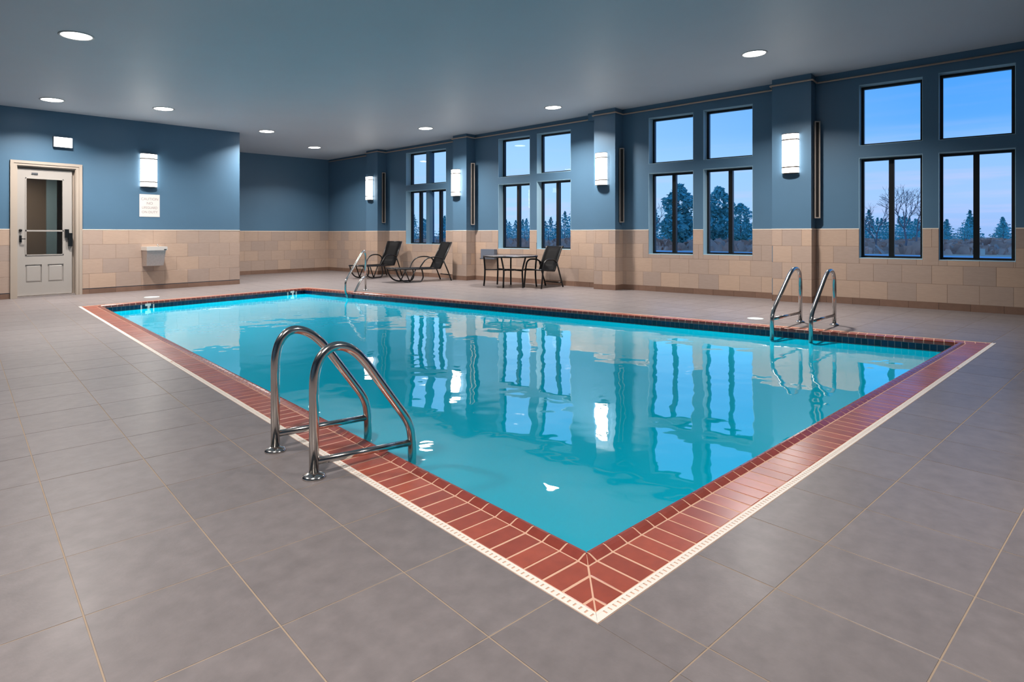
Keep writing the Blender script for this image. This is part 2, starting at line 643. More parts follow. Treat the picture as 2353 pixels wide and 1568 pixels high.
def base_face(parent, a0, a1, pitch, origin, place, d=.016, h=BASE_H):
    k = math.floor((a0 - origin) / pitch)
    while origin + k * pitch < a1:
        x0, x1 = max(a0, origin + k * pitch) + .0015, min(a1, origin + (k + 1) * pitch) - .0015
        k += 1
        if x1 - x0 < .01:
            continue
        mb = MB()
        mb.add([place(x0, 0, 0), place(x1, 0, 0), place(x1, 0, h), place(x0, 0, h),
                place(x0, d, 0), place(x1, d, 0), place(x1, d - .004, h), place(x0, d - .004, h)],
               [(4, 5, 6, 7), (0, 1, 5, 4), (1, 2, 6, 5), (2, 3, 7, 6), (3, 0, 4, 7)])
        mb.build('base_tile', M['base'], parent)

pl_right = lambda a, d, z: P(a, WR - d, z)
pl_pier = lambda a, d, z: P(a, WP - d, z)
holes = [(c[0], c[1], c[5]) for c in COLS]
spans = [(-2.2, PIERS[0][0])] + [(PIERS[i][1], PIERS[i + 1][0]) for i in range(3)] + [(PIERS[3][1], UB)]
base_right = tag(empty('baseboard_right', P(0, WR, 0)), kind='structure')
def local(pl, loc):
    return lambda a, d, z: pl(a, d, z) - loc
PIT = .437
for a, b in spans:
    tile_face(wall_right, a, b, PIT, .3, pl_right, holes)
    base_face(base_right, a, b, PIT, .42, local(pl_right, base_right.location))
mb = MB()   # wainscot behind the camera, too far off frame to lay tile by tile
for k, (a, b) in enumerate(PIERS):
    tile_face(pier_obs[k], a - .012, b, .35, a - .012, pl_pier)
    tile_face(pier_obs[k], WP, WR, .35, WP, lambda q, d, z, a=a: P(a - d, q, z))
    base_face(base_right, a - .016, b, .35, a - .016, local(pl_pier, base_right.location))
    base_face(base_right, WP, WR, .35, WP, lambda q, d, z, a=a: P(a - d, q, z) - base_right.location)
# pale cap line on top of the tile
mb = MB()
bl = [(-2.2, COLS[0][0])] + [(COLS[i][1], COLS[i + 1][0]) for i in range(6)] + [(COLS[6][1], UB)]
for a, b in bl:
    mb.box(WR - .016, WR, a, b, WAIN - .004, WAIN + .012)
for a, b in PIERS:
    mb.box(WP - .016, WP, a - .016, b, WAIN - .004, WAIN + .012)
    mb.box(WP, WR, a - .016, a, WAIN - .004, WAIN + .012)
tag(mb.build('trim_1', M['cap']), kind='structure')

# ------------------------------------------------------------------ windows
wn = 0
def window(u0, u1, z0, z1, muls, posts=()):
    global wn
    wn += 1
    root = tag(empty('window_%d' % wn, P((u0 + u1) / 2, WR + .2, z0)), kind='structure')
    L0 = root.location
    fx0, fx1, fw = WR + .20 - L0.x, WR + .28 - L0.x, .05
    y0, y1, h = u0 - L0.y, u1 - L0.y, z1 - z0
    mb = MB()
    mb.box(fx0, fx1, y0, y0 + fw, 0, h).box(fx0, fx1, y1 - fw, y1, 0, h)
    mb.box(fx0, fx1, y0 + fw, y1 - fw, 0, fw).box(fx0, fx1, y0 + fw, y1 - fw, h - fw, h)
    mb.build('frame', M['black'], root)
    for q in muls:
        yy = y0 + (y1 - y0) * q
        MB().box(fx0 - .01, fx1, yy - .042, yy + .042, fw, h - fw).build('mullion', M['black'], root)
    for q in posts:
        yy = y0 + (y1 - y0) * q
        MB().box(fx0 - .10, fx1 + .02, yy - .075, yy + .075, 0, h).build('post', M['blue'], root)
    mb = MB()   # window light put into a paler colour: lining of the opening
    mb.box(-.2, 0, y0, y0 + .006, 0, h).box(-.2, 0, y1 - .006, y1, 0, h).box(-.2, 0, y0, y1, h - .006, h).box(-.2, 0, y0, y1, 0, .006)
    mb.build('lit_lining', M['reveal'], root)
    edges = sorted([0] + list(muls) + list(posts) + [1])
    for a, b in zip(edges[:-1], edges[1:]):
        MB().box(fx0 + .035, fx0 + .045, y0 + (y1 - y0) * a + .02, y0 + (y1 - y0) * b - .02, .03, h - .03).build('pane', M['glass'], root)
    return root
for c in COLS:
    wide = c[6] == 4
    window(c[0], c[1], c[3], c[2], [] , [.5] if wide else [])
    lo = window(c[0], c[1], c[5], c[4], [.25, .75] if wide else [.5], [.5] if wide else [])
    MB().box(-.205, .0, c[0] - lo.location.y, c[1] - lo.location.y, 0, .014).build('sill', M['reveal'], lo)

# ------------------------------------------------------------------ door wall
DW0, DW1, DH = 3.185, 4.225, 2.70      # opening of the door
mb = MB()
def wl(mb, w0, w1, z0, z1, top=False):
    a, b = UL, UL + .3
    t = [HC(a, w0) + .05, HC(a, w1) + .05, HC(b, w1) + .05, HC(b, w0) + .05] if top else [z1] * 4
    mb.hexa([(w0, a, z0), (w1, a, z0), (w1, b, z0), (w0, b, z0)], [(w0, a, t[0]), (w1, a, t[1]), (w1, b, t[2]), (w0, b, t[3])])
wl(mb, W0, DW0, -.2, 0, True)
wl(mb, DW0, DW1, DH, 0, True)
wl(mb, DW1, WC, -.2, 0, True)
cs = [(WC - .3, UL + .3), (WC, UL + .3), (WC, UB), (WC - .3, UB)]
mb.hexa([(x, y, -.2) for x, y in cs], [(x, y, HC(y, x) + .05) for x, y in cs])
wall_left = tag(mb.build('wall_left', M['blue']), kind='structure')
pl_left = lambda a, d, z: P(UL - d, a, z)
tile_face(wall_left, .9, 3.095, .512, .35, pl_left)
tile_face(wall_left, 4.315, WC, .512, 4.445, pl_left)
base_left = tag(empty('baseboard_left', P(UL, 3, 0)), kind='structure')
base_face(base_left, .9, 3.095, .512, .35, local(pl_left, base_left.location), d=.014, h=.105)
base_face(base_left, 4.315, WC, .512, 4.445, local(pl_left, base_left.location), d=.014, h=.105)
mb = MB()
mb.box(.9, 3.095, UL - .016, UL, WAIN - .004, WAIN + .012).box(4.315, WC, UL - .016, UL, WAIN - .004, WAIN + .012)
tag(mb.build('trim_2', M['cap']), kind='structure')

# recess wall at the back
mb = MB()
cs = [(WC - .3, UB), (WR + .3, UB), (WR + .3, UB + .3), (WC - .3, UB + .3)]
mb.hexa([(x, y, -.2) for x, y in cs], [(x, y, HC(y, x) + .05) for x, y in cs])
wall_back = tag(mb.build('wall_back', M['blue']), kind='structure')
pl_back = lambda a, d, z: P(UB - d, a, z)
tile_face(wall_back, WC, WR - .013, .46, 8.0, pl_back)
base_back = tag(empty('baseboard_back', P(UB, 10, 0)), kind='structure')
base_face(base_back, WC, WR - .02, .46, 8.0, local(pl_back, base_back.location))
tag(MB().box(WC, WR - .016, UB - .016, UB, WAIN - .004, WAIN + .012).build('trim_3', M['cap']), kind='structure')

# walls behind the camera close the room
def plain_wall(name, cs):
    mb = MB()
    mb.hexa([(x, y, -.2) for x, y in cs], [(x, y, HC(y, x) + .05) for x, y in cs])
    return tag(mb.build(name, M['blue']), kind='structure')
plain_wall('wall_near', [(W0 - .3, U0 - .3), (WR + .3, U0 - .3), (WR + .3, U0), (W0 - .3, U0)])
plain_wall('wall_side', [(W0 - .3, U0), (W0, U0), (W0, UL + .3), (W0 - .3, UL + .3)])

# ------------------------------------------------------------------ door
door = tag(empty('door_1', P(UL, 3.7, 0)), kind='structure')
dx, dy = door.location.x, door.location.y
mb = MB()     # casing with a stepped profile and jambs
for (a, b) in ((3.095, 3.205), (4.205, 4.315)):
    mb.box(a - dx, b - dx, -.022, 0, 0, 2.79)
    lo, hi = (a, a + .055) if a < 3.5 else (b - .055, b)
    mb.box(lo - dx, hi - dx, -.034, -.022, 0, 2.79)
mb.box(3.205 - dx, 4.205 - dx, -.0215, 0, 2.69, 2.79).box(3.15 - dx, 4.26 - dx, -.0335, -.0221, 2.735, 2.79)
mb.build('casing', M['jamb'], door)
mb = MB()
mb.box(3.185 - dx, 3.215 - dx, 0, .2, 0, 2.70).box(4.195 - dx, 4.225 - dx, 0, .2, 0, 2.70).box(3.215 - dx, 4.195 - dx, 0, .2, 2.67, 2.70)
mb.box(4.155 - dx, 4.195 - dx, .10, .14, 0, 2.67).box(3.215 - dx, 4.155 - dx, .10, .14, 2.64, 2.67)
mb.build('jamb', M['jamb'], door)
MB().box(3.215 - dx, 4.195 - dx, .0, .12, 0, .03).build('threshold', M['steelbox'], door)
sx0, sx1 = 3.22 - dx, 4.15 - dx
sy0, sy1 = .055, .10
gx0, gx1, gz0, gz1 = 3.355 - dx, 4.0 - dx, .86, 2.455
mb = MB()
mb.box(sx0, gx0, sy0, sy1, .04, 2.64).box(gx1, sx1, sy0, sy1, .04, 2.64)
mb.box(gx0, gx1, sy0, sy1, gz1, 2.64).box(gx0, gx1, sy0, sy1, .67, gz0).box(gx0, gx1, sy0, sy1, .04, .30)
pm = (gx0 + gx1) / 2
mb.box(pm - .05, pm + .05, sy0, sy1, .30, .67)
slab = mb.build('slab', M['white'], door)
for a, b in ((gx0, pm - .05), (pm + .05, gx1)):
    mb = MB()
    mb.box(a, b, sy0 + .02, sy1 - .005, .30, .67)
    q0, q1 = a + .03, b - .03
    mb.add([(a + .012, sy0 + .02, .312), (b - .012, sy0 + .02, .312), (b - .012, sy0 + .02, .658), (a + .012, sy0 + .02, .658),
            (q0, sy0 + .008, .335), (q1, sy0 + .008, .335), (q1, sy0 + .008, .635), (q0, sy0 + .008, .635)],
           [(4, 5, 6, 7), (0, 1, 5, 4), (1, 2, 6, 5), (2, 3, 7, 6), (3, 0, 4, 7)])
    mb.build('panel', M['white'], door)
mb = MB()
for a, b, c, d in ((gx0, gx0 + .018, gz0, gz1), (gx1 - .018, gx1, gz0, gz1), (gx0, gx1, gz0, gz0 + .018), (gx0, gx1, gz1 - .018, gz1), (gx0, gx1, 1.352, 1.382)):
    mb.box(a, b, sy0 - .01, sy0 + .012, c, d)
mb.build('glazing_bar', M['white'], door)
MB().box(gx0, gx1, sy0 + .02, sy0 + .028, gz0, gz1).build('pane', M['doorglass'], door)
def turned(prof, loc, parent, name, m):     # lathed part pointing out of the door wall
    mb = MB().lathe(prof, 14)
    mb.v = [(x + loc[0], -z + loc[1], y + loc[2]) for x, y, z in mb.v]
    mb.f = [tuple(reversed(f)) for f in mb.f]
    return mb.build(name, m, parent)
turned([(.028, 0), (.028, .02), (.02, .03), (.012, .05)], (3.275 - dx, sy0, 1.375), door, 'deadbolt', M['black'])
mb = MB().box(3.255 - dx, 3.295 - dx, sy0 - .015, sy0, 1.13, 1.27).tube([(3.275 - dx, sy0 - .01, 1.205), (3.275 - dx, sy0 - .06, 1.205), (3.345 - dx, sy0 - .06, 1.20)], .011, 8)
mb.build('door_handle', M['black'], door)
mb = MB().box(4.075 - dx, 4.15 - dx, sy0 - .05, sy0, 1.04, 1.32).box(4.02 - dx, 4.09 - dx, sy0 - .04, sy0, 1.22, 1.40)
mb.build('lock', M['black'], door)
MB().box(3.455 - dx, 3.56 - dx, sy0 - .014, sy0, 2.525, 2.56).build('closer_plate', M['greybox'], door)

# corridor seen through the door's pane
mb = MB()
cz = 2.75
mb.box(2.3, 5.4, UL + 2.6, UL + 2.7, 0, cz).box(2.2, 2.3, UL + .3, UL + 2.7, 0, cz).box(5.4, 5.5, UL + .3, UL + 2.7, 0, cz)
mb.box(2.2, 5.5, UL + .3, UL + 2.7, cz, cz + .1).box(2.2, 5.5, UL + .3, UL + 2.7, -.2, 0)
tag(mb.build('wall_corridor', M['corr']), kind='structure')
hl = MB().lathe([(.12, 0), (.12, .03), (.08, .05)], 16)  # added lamp, brightens what shows through the door pane
hl.v = [(x + 3.5, y + UL + 1.4, cz - z) for x, y, z in hl.v]
hl.f = [tuple(reversed(f)) for f in hl.f]
cl_ = tag(hl.build('corridor_fill_lamp', M['corrl']), 'added round warm fill lamp in the corridor behind the white door', 'lamp')
ld = bpy.data.lights.new('corridor_fill_bulb', 'AREA')
ld.shape = 'DISK'; ld.size = .22; ld.energy = 26; ld.color = (1, .86, .70)
lo = bpy.data.objects.new('bulb', ld); C.objects.link(lo); lo.parent = cl_; lo.location = (3.5, UL + 1.4, cz - .06)
for k, (x_, m_) in enumerate(((2.95, 'jamb'), (3.35, 'jamb'), (3.75, 'jamb'), (4.25, 'reveal'), (4.62, 'reveal'))):  # added strips imitating the window wall's reflection in the pane
    w_ = .05 if k < 3 else .2
    tag(MB().box(x_, x_ + w_, UL + 2.3, UL + 2.36, 0, cz).build('trim_%d' % (4 + k), M[m_]), kind='structure')

# ------------------------------------------------------------------ pool
pool = tag(empty('swimming_pool', (PV[0].x, PV[0].y, 0)), 'large indoor swimming pool edged with red brick coping', 'pool')
PL = pool.location
def pv(p, z):
    return (p[0] - PL.x, p[1] - PL.y, z)
STRIP, BR, NOSE = .042, .246, .31
# mortar bed under the coping and basin walls
mb = MB()
o_, i_ = inset(.0), inset(.292)
for i in range(4):
    j = (i + 1) % 4
    q = [o_[i], o_[j], i_[j], i_[i]]
    mb.prism([pv(p, 0)[:2] for p in q], -.09, -.0014)
mb.build('mortar_bed', M['mortar'], pool)
b0, b1 = inset(.30), inset(.42)
mb = MB()
for i in range(4):
    j = (i + 1) % 4
    q = [inset(.16)[i], inset(.16)[j], b0[j], b0[i]]
    mb.prism([pv(p, 0)[:2] for p in q], -1.5, -.085)
mb.prism([pv(p, 0)[:2] for p in b0], -1.6, -1.45)
mb.build('basin', M['basin'], pool)
mb = MB()   # grout behind the waterline tiles
for i in (1, 2):
    j = (i + 1) % 4
    q = [b0[i], b0[j], inset(.304)[j], inset(.304)[i]]
    mb.prism([pv(p, 0)[:2] for p in q], -.30, -.02)
mb.build('waterline_grout', M['tgrout'], pool)

units, noses, wtiles = [], [], []
ridge = MB()
PITCH = .1015
JO = .0048
for i in range(4):
    a, b, t, n, l = EDG[i]
    ap, an = EDG[i - 1], EDG[(i + 1) % 4]
    cnt = round(l / PITCH)
    pit = l / cnt
    prof = [(BR + .003, -.03), (BR + .003, .0), (.272, .010), (.288, .0155), (.300, .015), (.308, .009), (NOSE, -.002), (NOSE, -.030), (.29, -.030)]
    def s_at(o, adj):    # s along this edge where the distance to the adjacent edge equals o
        pa, _, _, na, _ = adj
        return (o + na.dot(pa) - na.dot(a) - o * na.dot(n)) / na.dot(t)
    core = [(BR - .004, -.03), (BR - .004, -.0035), (.270, .0068), (.287, .0128), (.2995, .0124), (.3065, .0065), (NOSE - .0018, -.003), (NOSE - .0018, -.030)]
    vs = []
    for end in (0, 1):
        for oo, zz in core:
            vs.append(pv(a + t * (s_at(oo, an) if end else s_at(oo, ap)) + n * oo, zz))
    nc = len(core)
    ridge.add(vs, [(q, (q + 1) % nc, nc + (q + 1) % nc, nc + q) for q in range(nc)])
    for k in range(cnt):
        s0, s1 = k * pit + JO, (k + 1) * pit - JO
        if s1 - s0 < .01:
            continue
        p0 = a + t * ((s0 + s1) / 2)
        d = depth(p0.y, p0.x)
        q = [a + t * ss + n * oo for ss, oo in ((s0, STRIP + .003), (s1, STRIP + .003), (s1, BR - .003), (s0, BR - .003))]
        poly = [(p.x, p.y) for p in q]
        for adj in (ap, an):
            pa, _, _, na, _ = adj
            # dist_adj - dist_this >= joint
            nn = na - n
            poly = clip(poly, (nn.x, nn.y), na.dot(pa) - n.dot(a) + .004)
        if area(poly) > 2e-4:
            units.append((d, poly))
        ring_ = []
        okn = 0
        for oo, zz in prof:
            x0 = max(s0, s_at(oo, ap) + .003)
            x1 = min(s1, s_at(oo, an) - .003)
            if x1 < x0 + .0004:
                x0 = x1 = (s1 if x0 > s1 else s0 if x1 < s0 else (x0 + x1) / 2)
            else:
                okn += 1
            ring_.append((a + t * x0 + n * oo, a + t * x1 + n * oo, zz))
        if okn > 0:
            noses.append((d, ring_))
    if i in (1, 2):
        tw = .072
        cnt = round(l / tw)
        pit = l / cnt
        for k in range(cnt):
            s0, s1 = k * pit + .003, (k + 1) * pit - .003
            lo_, hi_ = s_at(.304, ap), s_at(.304, an)
            s0, s1 = max(s0, lo_), min(s1, hi_)
            if s1 - s0 < .02:
                continue
            pm_ = a + t * (s0 + s1) / 2
            wtiles.append((depth(pm_.y, pm_.x), [a + t * ss + n * oo for ss, oo in ((s0, .303), (s1, .303), (s1, .3085), (s0, .3085))]))
ridge.build('mortar_ridge', M['mortar'], pool)
units.sort(key=lambda x: x[0])
noses.sort(key=lambda x: x[0])
wtiles.sort(key=lambda x: x[0])
st = MB()
for k, (d, poly) in enumerate(units):
    m_ = MB() if k < 300 else st
    m_.prism([pv(p, 0)[:2] for p in poly], -.03, random.uniform(-.0008, .0008), .002 if d < 7 else 0)
    if k < 300:
        m_.build('brick', M['brick'], pool)
tag(st.build('bricks', M['brick'], pool), kind='stuff')
st = MB()
for k, (d, r_) in enumerate(noses):
    m_ = MB() if k < 300 else st
    n_ = len(r_)
    vs = [pv(x[0], x[2]) for x in r_] + [pv(x[1], x[2]) for x in r_]
    fs = [(q, (q + 1) % n_, n_ + (q + 1) % n_, n_ + q) for q in range(n_)] + [tuple(reversed(range(n_))), tuple(range(n_, 2 * n_))]
    m_.add(vs, fs)
    b_ = len(m_.s) - len(fs)
    if k < 300:
        m_.build('nosing', M['nose'], pool)
tag(st.build('nosings', M['nose'], pool), kind='stuff')
st = MB()
for k, (d, q) in enumerate(wtiles):
    m_ = MB() if k < 300 else st
    m_.prism([pv(p, 0)[:2] for p in q], -.108, -.036)
    if k < 300:
        m_.build('waterline_tile', M['navy'], pool)
if st.v:
    tag(st.build('waterline_tiles', M['navy'], pool), kind='stuff')

# white slotted drain strip along the two near edges
for i in (0, 3):
    a, b, t, n, l = EDG[i]
    ap, an = EDG[i - 1], EDG[(i + 1) % 4]
    mb = MB()
    def q4(s0, s1, o0, o1, z0, z1):
        # mitred at the shared near corner (corner 0)
        def pt(s, o):
            if i == 0:
                s = max(s, o)
            else:
                s = min(s, l - o)
            return pv(a + t * s + n * o, 0)[:2]
        mb.prism([pt(s0, o0), pt(s1, o0), pt(s1, o1), pt(s0, o1)], z0, z1)
    q4(0, l, .001, .0115, -.03, .0012)
    q4(0, l, .0295, .040, -.03, .0012)
    near_end = 0 if i == 0 else l
    step, gap = .0265, .0075
    N_ = int((l - .05) / step)
    for k in range(N_):
        c0 = .045 + k * step
        if k * step > 5.5 and k % 6:      # beyond a few metres the slots close up to nothing in view
            continue
        e = step - gap if k * step <= 5.5 else 6 * step - gap
        s0, s1 = (c0, c0 + e) if i == 0 else (l - c0 - e, l - c0)
        q4(max(0, s0), min(l, s1), .0115, .0295, -.03, .0008)
    q4(0 if i == 0 else l - .045, .038 if i == 0 else l, .0115, .0295, -.03, .0008)
    mb.build('drain_strip', M['drain'], pool)
    mb = MB()
    q4(.0, l, .0115, .0295, -.04, -.012)
    mb.build('drain_channel', M['slot'], pool)

# skimmer mouths in the far end wall
a, b, t, n, l = EDG[1]
for s_ in (1.02, 4.15):
    mb = MB()
    for s0, s1, z0, z1 in ((-.12, -.10, -.13, -.04), (.10, .12, -.13, -.04), (-.04, .06, -.065, -.02), (.0, .04, -.13, -.065)):
        q = [a + t * (s_ + ss) + n * oo for ss, oo in ((s0, .303), (s1, .303), (s1, .316), (s0, .316))]
        mb.prism([pv(p, 0)[:2] for p in q], z0, z1)
    mb.build('skimmer', M['drain'], pool)

# water
mb = MB()
wq = inset(.3)
mb.prism([(p.x, p.y) for p in wq], -1.44, -.113)
tag(mb.build('pool_water', M['water']), 'still turquoise water filling the swimming pool', 'water')

# ------------------------------------------------------------------ stainless rails
def rail_part(root, name, base, dirv, prof, brace, r=.026, rb=.02, flange=True, fil=None):
    """prof: list of (t, z) in the vertical plane through base along dirv"""
    L0 = root.location
    pt = lambda t_, z: Vector((base[1] + dirv[1] * t_, base[0] + dirv[0] * t_, z)) - L0
    mb = MB().tube(fillet([pt(*p) for p in prof], fil or .12, 8), r, 14)
    rail = mb.build(name, M['chrome'], root)
    if brace:
        MB().tube([pt(*p) for p in brace], rb, 12).build('brace', M['chrome'], rail)
    if flange:
        MB().lathe([(.062, 0), (.062, .008), (.05, .018), (.03, .026), (r, .028)], 24, pt(0, 0).x, pt(0, 0).y).build('flange', M['chrome'], rail)
    return rail
et_uw = (-.14997, .98869)
lad = tag(empty('pool_ladder', P(3.13, 1.9, 0)), 'pair of large steel grab rails standing on the near left pool edge', 'ladder')
pf = lambda k: [(0, 0), (0, .50), (.02, .66 * k), (.135, .685 * k), (.26, .63 * k), (.59, .20), (.617, .10), (.617, -.35)]
rail_part(lad, 'rail', (2.86, 1.85), et_uw, [(0, 0), (0, .60), (.10, .70), (.245, .655), (.60, .165), (.617, .05), (.617, -.35)], [(.0, .083), (.617, .045)], fil=[.13, .09, .14, .09, .04])
rail_part(lad, 'rail', (3.39, 1.93), et_uw, [(0, 0), (0, .63), (.10, .735), (.265, .66), (.60, .20), (.617, .08), (.617, -.35)], [(.0, .10), (.617, .075)], fil=[.13, .09, .14, .09, .04])
lad2 = tag(empty('pool_ladder', P(2.1, 9.65, 0)), 'pair of steel grab rails on the far right pool edge before the wall', 'ladder')
etf = (.062, -.998)
rail_part(lad2, 'rail', (2.32, 9.62), etf, [(0, 0), (0, .66), (.10, .80), (.36, .80), (1.10, .29), (1.165, .20), (1.165, -.4)], [(0, .14), (1.165, .165)], fil=[.16, .12, .18, .08, .06], r=.027)
rail_part(lad2, 'rail', (1.87, 9.62), etf, [(0, 0), (0, .66), (.10, .79), (.34, .78), (1.0, .29), (1.07, .19), (1.07, -.4)], [(0, .14), (1.07, .165)], fil=[.16, .12, .18, .08, .06], r=.027)
hr = tag(empty('handrail', P(11.44, 8.75, 0)), 'slim bent steel handrail going down into the far end of the pool', 'handrail')
hd = (-.331, -.9437)
rail_part(hr, 'rail', (11.44, 8.75), hd, [(0, 0), (0, .84), (.05, .925), (.14, .88), (.74, .31), (.78, .24), (.78, .03), (.72, -.03), (.70, -.2)], None, r=.023, flange=True, fil=[.08, .05, .05, .05, .05, .05, .03])
rail_part(hr, 'lower_rail', (11.44, 8.75), hd, [(0, .31), (.13, .29), (.24, .20), (.62, -.22), (.68, -.3)], None, r=.026, flange=False, fil=.1)

# deck lids of the skimmers
def lid(u, w, r, label):
    mb = MB().lathe([(r, -.004), (r, .004), (r * .9, .006), (0.0001, .006)], 28)
    o = mb.build('deck_lid', M['lid'], None)
    o.location = P(u, w, 0)
    tag(o, label, 'lid')
lid(13.60, 5.02, .14, 'flat pale round lid in the deck below the metal fountain')
lid(2.95, 9.58, .12, 'flat pale round lid in the deck left of the far grab rails')

# ------------------------------------------------------------------ lights
def downlight(u, w, label, k=1.):
    z = HC(u, w)
    root = tag(empty('ceiling_light', P(u, w, z)), label, 'ceiling light', 'recessed ceiling lights')
    rx, ry = math.atan(-.0235), -math.atan(.0178)
    root.rotation_euler = (rx, ry, 0)
    mb = MB().lathe([(.205, 0.0), (.205, -.006), (.195, -.012), (.18, -.010), (.172, .0)], 36)
    mb.f = [tuple(reversed(f)) for f in mb.f]
    mb.build('trim_ring', M['trimring'], root)
    mb = MB().lathe([(.0001, -.014), (.10, -.012), (.174, -.004)], 36)
    mb.f = mb.f[:-1]; mb.s = mb.s[:-1]
    mb.build('lens', M['lens'], root)
    ld = bpy.data.lights.new('downlight', 'AREA')
    ld.shape = 'DISK'
    ld.size = .33
    ld.energy = DOWNLIGHT_W * k
    ld.color = DOWNLIGHT_C
    ld.spread = math.radians(135)
    lo = bpy.data.objects.new('bulb', ld)
    C.objects.link(lo)
    lo.parent = root
    lo.location = (0, 0, -.018)
    return root
downlight(9.73, 2.66, 'largest round ceiling light near the top left corner, over the pool edge')
downlight(14.25, 3.50, 'round ceiling light directly above the white door')
downlight(13.71, 5.29, 'round ceiling light above the wall lamp beside the door')
downlight(14.82, 8.20, 'round ceiling light just past the corner where the door wall ends')
downlight(16.47, 10.67, 'smallest and farthest round ceiling light, over the back recess')
downlight(11.80, 10.96, 'round ceiling light in front of the farthest window group', 1.5)
downlight(7.94, 11.29, 'round ceiling light between the table and the second nearest pillar', 1.6)
downlight(3.18, 10.26, 'round ceiling light at the right, above the far grab rails', 1.7)
# added lights, unseen, that fill in the near deck
downlight(-1.2, 3.8, 'added round fill light out of view above the near right deck')
downlight(1.6, .2, 'added round fill light out of view above the camera')
downlight(5.4, -.6, 'added round fill light out of view above the near left deck')

def sconce(name_root, width, height, depth_):
    """curved glass wall lamp; local -Y points into the room, Z up from its bottom"""
    root = empty(name_root, (0, 0, 0))
    MB().box(-width * .46, width * .46, -.025, 0, .0, height).build('back_plate', M['bronze'], root)
    seg = 14
    pr = []
    for k in range(seg + 1):
        a = math.pi * k / seg
        pr.append((-width / 2 * math.cos(a), -.02 - (depth_ - .02) * (math.sin(a) ** .6)))
    def shell(z0, z1, grow):
        n = len(pr)
        f = lambda p: (p[0] * grow, -.02 + (p[1] + .02) * grow)
        mb = MB()
        mb.hexa([(*f(p), z0) for p in reversed(pr)], [(*f(p), z1) for p in reversed(pr)])
        mb.f = [tuple(reversed(q)) for q in mb.f]
        return mb
    mb = shell(.008, height - .008, 1.0)
    mb.build('diffuser', M['sconce'], root)
    for z in (.155 * height, .845 * height):
        shell(z - .013, z + .013, 1.03).build('band', M['band'], root)
    for z in (.0, height - .012):
        shell(z, z + .012, 1.03).build('end_cap', M['band'], root)
    return root
proto = None
scs = [(UL, 5.625, 2.385, 0, 'tall glowing wall lamp on the door wall above the paper sign', .33, .78)]
sc = sconce('wall_lamp', .345, .775, .12)
tag(sc, scs[0][4], 'wall lamp', 'curved glass wall lamps')
sc.location = P(UL, 5.62, 2.385)
RZ = -math.pi / 2
for (u, z, lab) in ((3.15, 2.455, 'glowing wall lamp on the nearest pillar, above the far grab rails'),
                    (7.30, 2.44, 'glowing wall lamp on the second nearest pillar, right of the table'),
                    (12.04, 2.37, 'glowing wall lamp on the pillar between the farthest windows and the table'),
                    (15.93, 2.40, 'smallest glowing wall lamp on the farthest pillar behind the loungers')):
    o = dup(sc, P(u, WP, z), RZ, lab, 'curved glass wall lamps')
    o.scale = (.86, 1, .98)

# lit exit box above the door
ex = tag(empty('exit_sign', P(UL, 3.955, 3.12)), 'small rectangular glowing white box sign above the door', 'sign')
MB().box(-.16, .16, -.075, 0, 0, .215).build('housing', M['greybox'], ex)
MB().box(-.152, .165, -.083, -.075, .006, .209).build('lit_face', M['sign_lit'], ex)

# ------------------------------------------------------------------ things on the door wall
sg = tag(empty('paper_sign', P(UL, 5.65, 1.70)), 'white paper pool notice on the blue wall under the wall lamp', 'sign')
MB().box(-.215, .215, -.008, 0, 0, .52).build('sheet', M['paper'], sg)
def text(body, size, x, z, parent, m, name='lettering', sx=1.):
    cu = bpy.data.curves.new(name, 'FONT')
    cu.body = body
    cu.size = size
    cu.align_x = 'CENTER'
    cu.extrude = .0006
    ob = bpy.data.objects.new(name, cu)
    C.objects.link(ob)
    bpy.context.view_layer.update()
    me = bpy.data.meshes.new_from_object(ob)
    bpy.data.objects.remove(ob)
    me.materials.clear()
    me.materials.append(m)
    o = bpy.data.objects.new(name, me)
    C.objects.link(o)
    o.parent = parent
    o.location = (x, -.0092, z)
    o.rotation_euler = (math.pi / 2, 0, 0)
    o.scale = (sx, 1, 1)
    return o
text('CAUTION', .082, 0, .385, sg, M['ink'])
text('NO', .085, 0, .285, sg, M['ink'])
text('LIFEGUARD', .078, 0, .185, sg, M['ink'], sx=.82)
text('ON DUTY', .075, 0, .085, sg, M['ink'])

df = tag(empty('drinking_fountain', P(UL, 5.68, .555)), 'silver metal wall-mounted drinking fountain on the beige tile', 'drinking fountain')
mb = MB()
mb.hexa([(-.19, 0, 0), (.19, 0, 0), (.17, -.26, .015), (-.19, -.26, .015)][::-1], [(-.20, 0, .37), (.20, 0, .37), (.20, -.32, .37), (-.20, -.32, .37)][::-1])
mb.f = [tuple(reversed(f)) for f in mb.f]
mb.build('body', M['steelbox'], df)
mb = MB()
mb.box(-.215, .225, -.345, 0, .37, .405)
for x0, x1, y0, y1 in ((-.215, .225, -.345, -.32), (-.215, .225, -.03, 0), (-.215, -.19, -.32, -.03), (.20, .225, -.32, -.03)):
    mb.box(x0, x1, y0, y1, .405, .455)
mb.build('basin_rim', M['rim'], df)
MB().tube(fillet([(.13, -.06, .40), (.13, -.06, .50), (.08, -.14, .49)], .04), .014, 8).build('spout', M['chrome'], df)
MB().box(.15, .20, -.36, -.345, .375, .395).build('push_button', M['black'], df)

